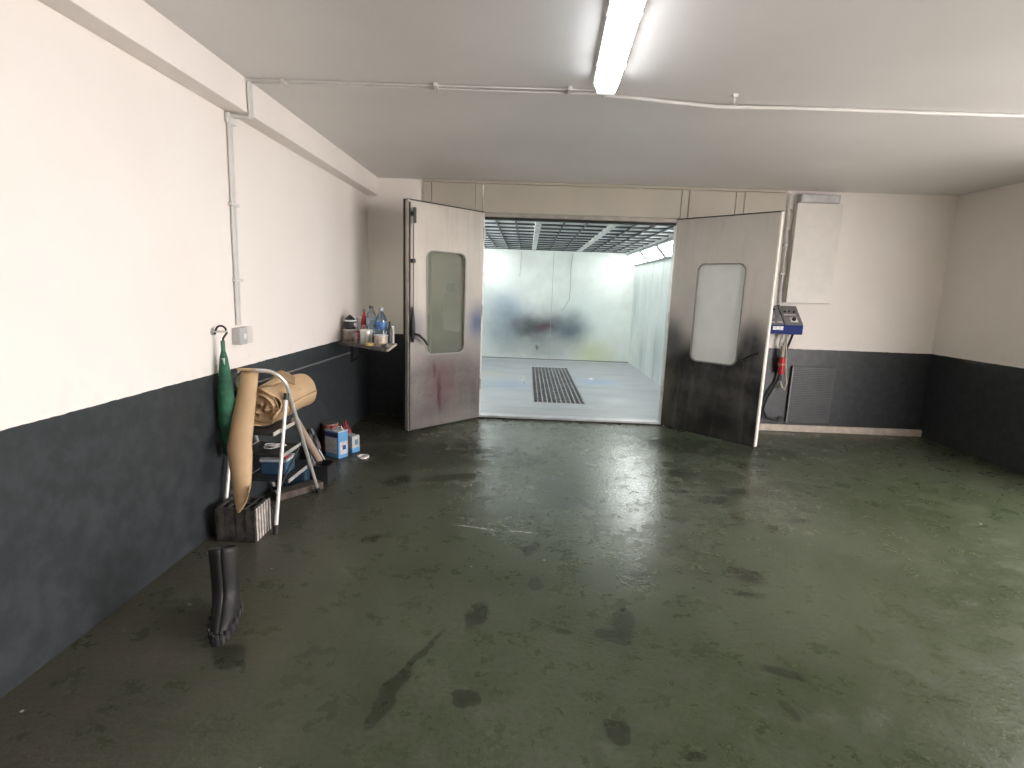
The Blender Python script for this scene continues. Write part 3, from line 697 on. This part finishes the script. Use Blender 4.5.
# loose flaps lifting off the top of the roll
rows = []
for i in range(9):
    q = i/8
    rows.append([(-.045+.165*t-.03*q*t, -.22+.13*t+.05*q, math.sqrt(max(0, .119**2-(-.045+.165*t)**2)) + q*(.075-.055*abs(t-.25)*1.3) - .004) for t in [k/8*.72 for k in range(9)]])
MB().grid(rows).build('loose_flap', KRAFT_IN, ro, smooth=True, solid=.003)
rows = []
for i in range(9):
    q = i/8
    rows.append([(.119*math.cos(2.3-q*.9)-.006, -.38+.22*t+.05*q, .121*math.sin(2.3-q*.9) + .03*math.sin(PI*q)*t) for t in [k/8 for k in range(9)]])
MB().grid(rows).build('loose_flap', KRAFT, ro, smooth=True, solid=.003)

# strip of kraft paper hanging from the hoop, curled into a half tube
ps = thing('kraft_paper_strip', 'long curled strip of brown kraft paper hanging from ladder hoop', 'paper strip', (-1.67, 3.16, .975))
rows = []
N = 32
def lerp(a, b, t): return a+(b-a)*t
for i in range(N+1):
    s = i/N
    z = lerp(.962, .215, s); y = lerp(3.165, 2.79, s)
    xc = lerp(-1.672, -1.648, s/.55) if s < .55 else lerp(-1.648, -1.552, (s-.55)/.45)
    hw = lerp(.050, .068, min(1, s*1.8)) if s < .6 else lerp(.068, .040, (s-.6)/.4)
    row = []
    for j in range(17):
        t = -1+2*j/16
        a = t*1.75
        zz = z + (.11*abs(t+.25)**1.5*s**8 if i > N-8 else 0)
        row.append((xc+hw*math.sin(a) + 1.67, y - hw*.85*math.cos(a) - 3.16 + .02, zz-.975))
    rows.append(row)
ps_o = MB().grid(rows).build('paper_sheet', KRAFT, ps, smooth=True, solid=.003)
rows = []
for i in range(7):
    a = PI*i/6
    rows.append([(-.050*math.cos(PI*j/8), -.02+.016*math.cos(a)-.004, -.010+.016*math.sin(a)) for j in range(9)])
MB().grid(rows).build('folded_top', KRAFT, ps, smooth=True, solid=.003)

# hollow block under the strip
bl = thing('hollow_block', 'grey ribbed hollow building block on floor below paper strip', 'block', (-1.635, 2.955, 0), .02)
BLK = M('old_concrete_block', (.30, .27, .245), .85, var=.3, scale=18, bump=.5)
mb = MB()
hx, hy, hz = .112, .098, .205
t_ = .018
# walls and webs leave through cells open at the top
mb.box(-hx, hx, -hy, -hy+t_, .0005, hz); mb.box(-hx, hx, hy-t_, hy, .0005, hz)
mb.box(-hx, -hx+t_, -hy, hy, .0005, hz); mb.box(hx-t_, hx, -hy, hy, .0005, hz)
mb.box(-hx, hx, -hy, hy, .0005, .03)
for k in range(1, 4):
    x = -hx+2*hx*k/4; mb.box(x-.007, x+.007, -hy, hy, .0005, hz-.003)
mb.box(-hx, hx, -.007, .007, .0005, hz-.004)
mb.build('block_body', M('dark_block', (.060, .054, .048), .9, var=.4, scale=18, bump=.5), bl)  # body darker than the ribs on its end
mb = MB()
for k in range(6):
    y = -hy+.016+k*(2*hy-.03)/5.2; mb.box(hx, hx+.007, y, y+.017, .002, hz-.004, .002)
mb.build('block_ribs', M('pale_block_ribs', (.50, .46, .42), .85, var=.25, scale=25, bump=.4), bl)

# things under the ladder
tub = thing('plastic_tub', 'blue tub with white lid and red cap on the ladder low step', 'tub', (-1.61, 3.365, .256), .05)
MB().box(-.085, .085, -.075, .075, 0, .085, .012).build('tub_body', M('blue_tub', (.035, .085, .15), .4, var=.2), tub)
MB().box(-.09, .09, -.08, .08, .086, .105, .008).build('tub_lid', M('tub_lid_grey', (.52, .56, .60), .4), tub)
MB().lathe([(.022, .1055), (.024, .12), (.02, .132)], (.055, -.02, 0), 14).build('red_cap', REDP, tub, smooth=True)
box1 = thing('tool_case', 'dark blue case on floor beneath the ladder steps', 'case', (-1.695, 3.83, .0), .03)
MB().box(-.10, .10, -.08, .08, .0005, .14, .012).build('case_body', M('dark_blue_case', (.020, .050, .075), .45), box1)
MB().box(-.102, .102, -.082, .082, .141, .16, .01).build('case_lid', M('darker_case_lid', (.015, .025, .035), .45), box1)
MB().box(.03, .07, -.09, -.083, .115, .15, .003).build('case_latch', GREYP, box1)
crate = thing('black_crate', 'small open black crate on floor between dark case and ladder leg', 'crate', (-1.505, 3.905, 0), -.05)
mb = MB(); mb.box(-.055, .055, -.08, .08, .0005, .015); mb.box(-.055, -.047, -.08, .08, .015, .125); mb.box(.047, .055, -.08, .08, .015, .125); mb.box(-.047, .047, -.08, -.072, .015, .125); mb.box(-.047, .047, .072, .08, .015, .125)
mb.build('crate_body', M('crate_black', (.022, .022, .024), .5), crate)
MB().plate(rrect(-.060, .060, -.085, .085, .01, 3), rrect(-.046, .046, -.071, .071, .008, 3), -.1375, -.1255).build('crate_rim', BLACK, crate).rotation_euler = (-PI/2, 0, 0)
pk = thing('wood_plank', 'short weathered wooden plank on floor at foot of ladder', 'plank', (-1.60, 3.635, 0), math.radians(53))
MB().box(-.17, .17, -.055, .055, .0005, .05, .004).build('plank_board', M('weathered_wood', (.085, .068, .055), .8, var=.35, scale=14, bump=.3), pk)
wire = thing('white_cable_coil', 'loops of white wire lying on the ladder middle step', 'wire', (-1.60, 3.28, .4455))
pts = []
for k in range(34):
    a = k*.55; r = .035+.018*math.sin(k*.9)
    pts.append((-.02+r*1.4*math.cos(a)+.0015*k, r*math.sin(a), .005+.0006*k))
MB().tube(pts, .0035, 6).build('wire_loop', WHITEP, wire, smooth=True)
tb = thing('cardboard_tube', 'thin brown cardboard tube leaning behind the ladder leg', 'tube', (-1.575, 4.09, 0))
MB().tube([(0, .0, .012), (-.01, -.50, .555)], .028, 16).build('tube_body', CARD, tb, smooth=True)

# cans and bags by the wall
bc = thing('thinner_can', 'rectangular blue and white thinner can on floor by left wall', 'can', (-1.625, 4.50, 0), math.radians(-28))
TINB = M('blue_print', (.13, .34, .60), .4, var=.08)
MB().box(-.085, .085, -.055, .055, .0005, .235, .008).build('can_body', TINB, bc)
MB().box(-.075, .062, -.0575, -.0555, .045, .185, .0005).build('front_label', M('pale_label', (.62, .64, .66), .5, var=.15, scale=45), bc)
MB().box(-.082, .082, -.057, -.0555, .19, .225, .0005).build('dark_band', M('navy_band', (.04, .05, .13), .5), bc)
MB().box(.0855, .087, -.040, .045, .035, .15, .0005).build('side_label', M('grey_side_label', (.50, .50, .50), .5, var=.25, scale=40), bc)
MB().box(.0872, .088, -.012, .028, .075, .115, .0003).build('label_mark', M('navy_mark', (.03, .07, .25), .5), bc)
MB().box(-.087, .087, -.057, .057, .2355, .245, .003).build('top_rim', M('can_rim_white', (.66, .70, .74), .35, .2), bc)
MB().lathe([(.018, .2455), (.018, .265), (.015, .27)], (-.03, -.015, 0), 14).build('screw_cap', M('dark_red_cap', (.20, .02, .03), .4), bc, smooth=True)
MB().tube([(-.01, .02, .246), (0, .02, .268), (.04, .02, .272), (.06, .02, .246)], .005, 8).build('carry_handle', WHITEP, bc, smooth=True)
sbx = thing('small_carton', 'small blue and grey carton right behind the thinner can', 'carton', (-1.545, 4.66, 0), math.radians(-28))
MB().box(-.055, .055, -.045, .045, .0005, .155, .003).build('carton_body', M('grey_carton', (.46, .46, .44), .6, var=.1), sbx)
MB().box(-.056, .056, -.0462, -.0452, .002, .045).build('blue_base', TINB, sbx)
MB().box(.0552, .0562, -.046, .046, .002, .045).build('blue_base', TINB, sbx)
MB().box(.0552, .0562, -.012, .026, .07, .12).build('carton_mark', M('teal_mark', (.08, .20, .30), .5), sbx)
rc = thing('red_tin', 'round red and orange tin behind the thinner can', 'tin', (-1.74, 4.66, 0))
MB().lathe([(.07, .0005), (.072, .01), (.072, .25)], n=24).build('tin_body', M('red_orange_print', (.40, .10, .05), .45, var=.5, scale=20), rc, smooth=True)
MB().lathe([(.074, .251), (.074, .262), (.06, .262), (.02, .264)], n=24).build('tin_lid', M('dark_grey_lid', (.20, .18, .17), .4, .4), rc, smooth=True)
rj = thing('red_cloth', 'crumpled dark red cloth lying behind the thinner can', 'cloth', (-1.655, 4.83, 0))
rows = []
for i in range(15):
    rows.append([(.055*(j/7-1), .10*(i/7-1), max(.003, (.235 if abs(i-7) < 5 else .16)*(1-((j-7)/8)**2)*(1-((i-7)/8)**2) + .02*math.sin(i*1.7+j*2.1))) for j in range(15)])
MB().grid(rows).build('cloth_heap', M('dark_red_cloth', (.22, .035, .045), .8, var=.3), rj, smooth=True, solid=.004)
bag = thing('plastic_bag', 'crumpled black and grey plastic bag leaning by the wall', 'bag', (-1.715, 4.24, 0))
rnd = random.Random(5); rows = []
for i in range(13):
    s = i/12; row = []
    for k in range(19):
        a = 2*PI*k/18; kk = k % 18
        rr = (.10*(1-.82*s)+.012*math.sin(3*kk*.9+s*9)+.008*math.sin(kk*2.3))*(1 if s < .97 else .3)
        row.append((rr*math.cos(a)*.8 - .02*s, rr*1.15*math.sin(a) - .03*s, .002+.33*s))
    rows.append(row)
MB().grid(rows).build('bag_skin', M('shiny_dark_bag', (.06, .06, .065), .25, var=.7, scale=16, bump=.5), bag, smooth=True)
st2 = thing('white_stick', 'thin white stick leaning against the plastic bag', 'stick', (-1.55, 4.14, 0))
MB().tube([(.0, .0, .006), (-.09, .0, .17)], .004, 8).build('stick_shaft', WHITEP, st2, smooth=True)
tr = thing('masking_tape_roll', 'white masking tape ring lying on the floor before the shelf', 'tape', (-1.39, 4.50, 0))
MB().lathe([(.038, .0005), (.052, .0005), (.052, .016), (.038, .016), (.038, .0008)], n=28).build('tape_ring', M('white_tape', (.62, .60, .56), .6), tr, smooth=True)

# umbrella on a wall peg
um = thing('folded_umbrella', 'folded green umbrella hanging by black hooked handle on left wall', 'umbrella', (-1.76, 3.06, .45))
MB().lathe([(.012, .0), (.030, .02), (.048, .22), (.046, .36), (.036, .48), (.022, .60), (.012, .64)], n=20).build('canopy', M('green_cloth', (.018, .105, .055), .7, var=.35, scale=16, bump=.3), um, smooth=True)
MB().tube([(0, 0, .63), (0, 0, .70)], .012, 10).build('ferrule', M('green_grip', (.03, .13, .07), .5), um, smooth=True)
hk = [(0, 0, .69), (.004, 0, .715), (.026, 0, .745)] + [(-.006+.030*math.cos(a), 0, .758+.028*math.sin(a)) for a in [.0+.35*k for k in range(9)]] + [(-.045, 0, .735)]
MB().tube(hk, .006, 10).build('hook_handle', BLACK, um, smooth=True)
MB().box(-.006, .016, -.022, -.012, .44, .60, .002).build('strap', M('pale_strap', (.55, .58, .55), .6), um)
pg = thing('wall_peg', 'small steel peg on left wall holding the umbrella', 'peg', (LX, 3.06, 1.20))
MB().tube([(.001, 0, 0), (.09, 0, .006)], .007, 10).build('peg_rod', STEEL, pg, smooth=True)
MB().lathe([(.02, 0), (.02, .006)], n=14, M=Matrix.Translation((.001, 0, 0)) @ Matrix.Rotation(PI/2, 4, 'Y')).build('peg_plate', STEEL, pg, smooth=True)

# boot by the left edge
bt = thing('rubber_boot', 'scuffed black rubber boot standing on floor near the viewer', 'boot', (-1.30, 2.17, 0), math.radians(-70))
rows = []
prof = [(.0, .30), (.02, .303)]
for i in range(14):
    s = i/13
    z = .035 + .30*s
    foot = max(0, 1-(z-.035)/.10)
    row = []
    for k in range(21):
        a = 2*PI*k/20
        rx = .058 + .004*math.sin(s*9) ; ry = .050+.006*s
        x = rx*math.cos(a); 
        if math.cos(a) > 0: x += .155*foot**1.5*math.cos(a)
        row.append((x, ry*math.sin(a)*(1 if math.cos(a) < .3 else 1), z + (.02*math.cos(a)*s if s > .8 else 0)))
    rows.append(row)
MB().grid(rows).build('boot_shaft', RUBBER, bt, smooth=True, solid=.006)
mb = MB()
pl = [(.066*math.cos(a) + (.155*math.cos(a) if math.cos(a) > 0 else 0), .058*math.sin(a)) for a in [2*PI*k/24 for k in range(24)]]
mb.prism(pl, .0005, .034)
for k in range(24):
    a = 2*PI*k/24; x, y = pl[k]; mb.box(x-.006, x+.006, y-.006, y+.006, .002, .05, .002)
mb.build('boot_sole', M('grey_black_sole', (.035, .035, .035), .6, var=.5, scale=30), bt)

# ------------------------------------------------------------------ right side: console, cables, duct, vent
cs = thing('control_console', 'blue wall console with sloping grey control panel right of booth', 'console', (2.79, BY-.001, 1.13))
mb = MB()
prof = [(-.25, 0.0), (-.25, .095), (-.03, .30), (-.001, .30), (-.001, 0.0)]
Mx = Matrix(((0, 0, 1, 0), (1, 0, 0, 0), (0, 1, 0, 0), (0, 0, 0, 1)))
mb.prism(prof, -.28, .215, Mx); mb.build('console_body', M('blue_paint', (.010, .026, .15), .6, var=.1, spec=.2), cs, bev=.006)
# panel lies on the slope
ang = math.atan2(.205, .22); PM = Matrix.Translation((0, -.25, .095)) @ Matrix.Rotation(ang, 4, 'X')
PL = .30
mb = MB(); mb.box(-.275, .005, .005, PL-.005, .001, .008, .002, PM); mb.box(.015, .21, .005, PL-.005, .001, .010, .002, PM); pn = mb.build('control_panel', M('panel_grey', (.20, .195, .20), .45, .2), cs)
mb = MB(); mb.lathe([(.058, .0085), (.06, .014), (.05, .017)], n=24, M=PM @ Matrix.Translation((-.12, .14, 0))); mb.build('dial', M('dial_grey', (.30, .28, .27), .4), pn, smooth=True)
mb = MB(); mb.lathe([(.012, .0175), (.012, .03)], n=14, M=PM @ Matrix.Translation((-.12, .14, 0))); mb.build('dial_knob', BLACK, pn, smooth=True)
mb = MB(); mb.box(.085, .165, .04, .115, .0105, .016, .002, PM); mb.build('switch_plate', WHITEP, pn)
mb = MB(); mb.lathe([(.022, .0165), (.02, .035)], n=16, M=PM @ Matrix.Translation((.125, .078, 0))); mb.build('rotary_switch', BLACK, pn, smooth=True)
for (x, y, m) in ((.06, .20, BLACK), (.11, .21, DARKSTEEL), (.16, .20, BLACK), (-.21, .23, DARKSTEEL), (-.05, .23, BLACK), (-.22, .06, DARKSTEEL)):
    mb = MB(); mb.lathe([(.013, .0085), (.013, .018), (.009, .022)], n=12, M=PM @ Matrix.Translation((x, y, .001))); mb.build('button', m, pn, smooth=True)
for (x0, x1, y) in ((-.13, -.06, .25), (-.17, -.09, .035), (-.06, -.005, .04), (.04, .17, .155)):
    mb = MB(); mb.box(x0, x1, y-.009, y+.009, .0105, .012, 0, PM); mb.build('label_strip', M('label_grey', (.50, .49, .47), .5), pn)
mb = MB(); mb.box(-.11, .0, -.2525, -.2505, .045, .085); mb.build('name_plate', M('name_plate_white', (.62, .62, .60), .4, var=.3, scale=60), cs)
mb = MB(); mb.box(-.10, -.05, -.06, -.03, .301, .318, .003); mb.box(.0, .03, -.05, -.02, .301, .312, .003); mb.build('top_fitting', BLACK, cs)
cp = thing('wall_conduit', 'pale conduit pipe rising from the console beside right booth door', 'conduit', (2.80, BY-.03, 1.431))
MB().tube([(.02, .0, .0), (.012, 0, .6), (.0, 0, 1.20)], .011, 8).build('conduit_pipe', PIPE, cp, smooth=True)
for z in (.35, .66, .83, 1.05):
    mb = MB(); mb.box(-.012, .035, -.016, .012, z-.012, z+.012, .003); mb.build('conduit_clip', PIPE, cp)
ud = thing('wall_duct', 'white boxed duct on back wall above the blue console', 'duct', (3.10, BY-.001, 1.47))
MB().box(-.235, .25, -.085, 0, 0, 1.06, .004).build('duct_body', M('duct_white', (.74, .71, .66), .5, var=.03), ud)
MB().box(-.215, .20, -.10, -.0, 1.062, 1.15, .006).build('junction_box', GREYP, ud)
MB().box(-.20, .18, -.104, -.101, 1.075, 1.14, .002).build('box_lid', M('box_lid_grey', (.55, .55, .54), .4), ud)
CAB = M('pale_cable', (.52, .48, .40), .5)
pc = thing('power_cable', 'pale cable with red plug hanging below the blue console', 'cable', (2.88, BY-.06, 1.128))
MB().tube([(.0, 0, 0), (-.02, -.01, -.12), (.0, -.02, -.20), (.012, -.022, -.30), (.03, -.022, -.45)], .011, 8).build('cable_run', CAB, pc, smooth=True)
MB().tube([(.045, 0, 0), (.055, -.01, -.15), (.075, -.015, -.40), (.105, -.015, -.56), (.09, -.015, -.64), (.055, -.015, -.60), (.03, -.022, -.54)], .010, 8).build('cable_run', CAB, pc, smooth=True)
MB().tube([(.010, -.022, -.14), (.018, -.022, -.265)], [.022, .026], 12).build('socket_shell', M('grey_socket', (.36, .33, .28), .5), pc, smooth=True)
MB().tube([(.018, -.022, -.27), (.026, -.022, -.46)], [.036, .030], 14).build('plug', M('red_plug', (.55, .03, .03), .4, var=.2), pc, smooth=True)
MB().tube([(.018, -.022, -.335), (.019, -.022, -.36)], .0395, 14).build('plug_collar', M('pale_red_collar', (.50, .20, .16), .45), pc, smooth=True)
tag(MB().tube([(3.0, BY-.05, 1.12), (2.96, BY-.06, 1.0), (2.93, BY-.045, .85), (2.90, BY-.04, .60), (2.80, BY-.04, .38), (2.77, BY-.04, .25), (2.82, BY-.05, .15), (2.95, BY-.05, .12), (3.02, BY-.04, .16)], .014, 8).build('black_hose', BLACK, smooth=True), 'black cable curling down the dark wall under the console', 'cable')
vt = thing('wall_vent', 'dark ribbed vent panel on charcoal wall right of red plug', 'vent', (3.30, BY-.001, .10))
MB().box(-.245, .25, -.018, 0, 0, .66).build('vent_back', DARKSTEEL, vt)
mb = MB()
for k in range(32):
    z = .015+k*.02; mb.box(-.225, .24, -.032, -.0185, z, z+.009)
mb.build('vent_slats', M('vent_grey', (.09, .10, .105), .45), vt)
MB().box(-.245, -.232, -.034, -.0185, 0, .66).build('vent_edge', M('vent_edge_metal', (.17, .18, .185), .45, .4), vt)

# ------------------------------------------------------------------ daylight and camera
w = bpy.data.worlds.new('World'); S.world = w; w.use_nodes = True
bg = w.node_tree.nodes['Background']; bg.inputs[0].default_value = (1.0, .935, .925, 1); bg.inputs[1].default_value = 8.5
def portal(sx, sz, loc, rz):
    la = bpy.data.lights.new('daylight_portal', 'AREA'); la.shape = 'RECTANGLE'; la.size = sx; la.size_y = sz
    la.cycles.is_portal = True
    lo = bpy.data.objects.new('daylight_portal', la); COL.objects.link(lo)
    lo.location = loc; lo.rotation_euler = (PI/2, 0, rz)
for (y0, y1, z0, z1) in WO: portal(y1-y0, z1-z0, (RX+.1, (y0+y1)/2, (z0+z1)/2), PI/2)      # looks along -x, into the room
F_ = 535.0
Y = Vector((527.5-512, -(290.5-384), F_)).normalized()
Z = -Vector((400-512, -(3500-384), F_)).normalized(); Z = (Z - Y*Z.dot(Y)).normalized()
X = -Y.cross(Z)
if X.x < 0: X = -X
cam = bpy.data.cameras.new('Camera'); co = bpy.data.objects.new('Camera', cam); COL.objects.link(co)
Rm = Matrix(((X.x, X.y, -X.z), (Y.x, Y.y, -Y.z), (Z.x, Z.y, -Z.z)))
co.matrix_world = Matrix.Translation((0, 0, 1.5)) @ Rm.to_4x4()
cam.sensor_fit = 'HORIZONTAL'; cam.sensor_width = 36; cam.lens = F_*36/1024
cam.clip_start = .02
S.camera = co
S.view_settings.view_transform = 'Standard'; S.view_settings.look = 'None'
S.view_settings.gamma = 1; S.view_settings.use_curve_mapping = False
S.view_settings.exposure = 0.75
try:
    S.cycles.use_denoising = True
    S.cycles.max_bounces = 10; S.cycles.diffuse_bounces = 5; S.cycles.transparent_max_bounces = 12
    S.cycles.caustics_reflective = False; S.cycles.caustics_refractive = False
    S.cycles.sample_clamp_indirect = 6
except Exception: pass
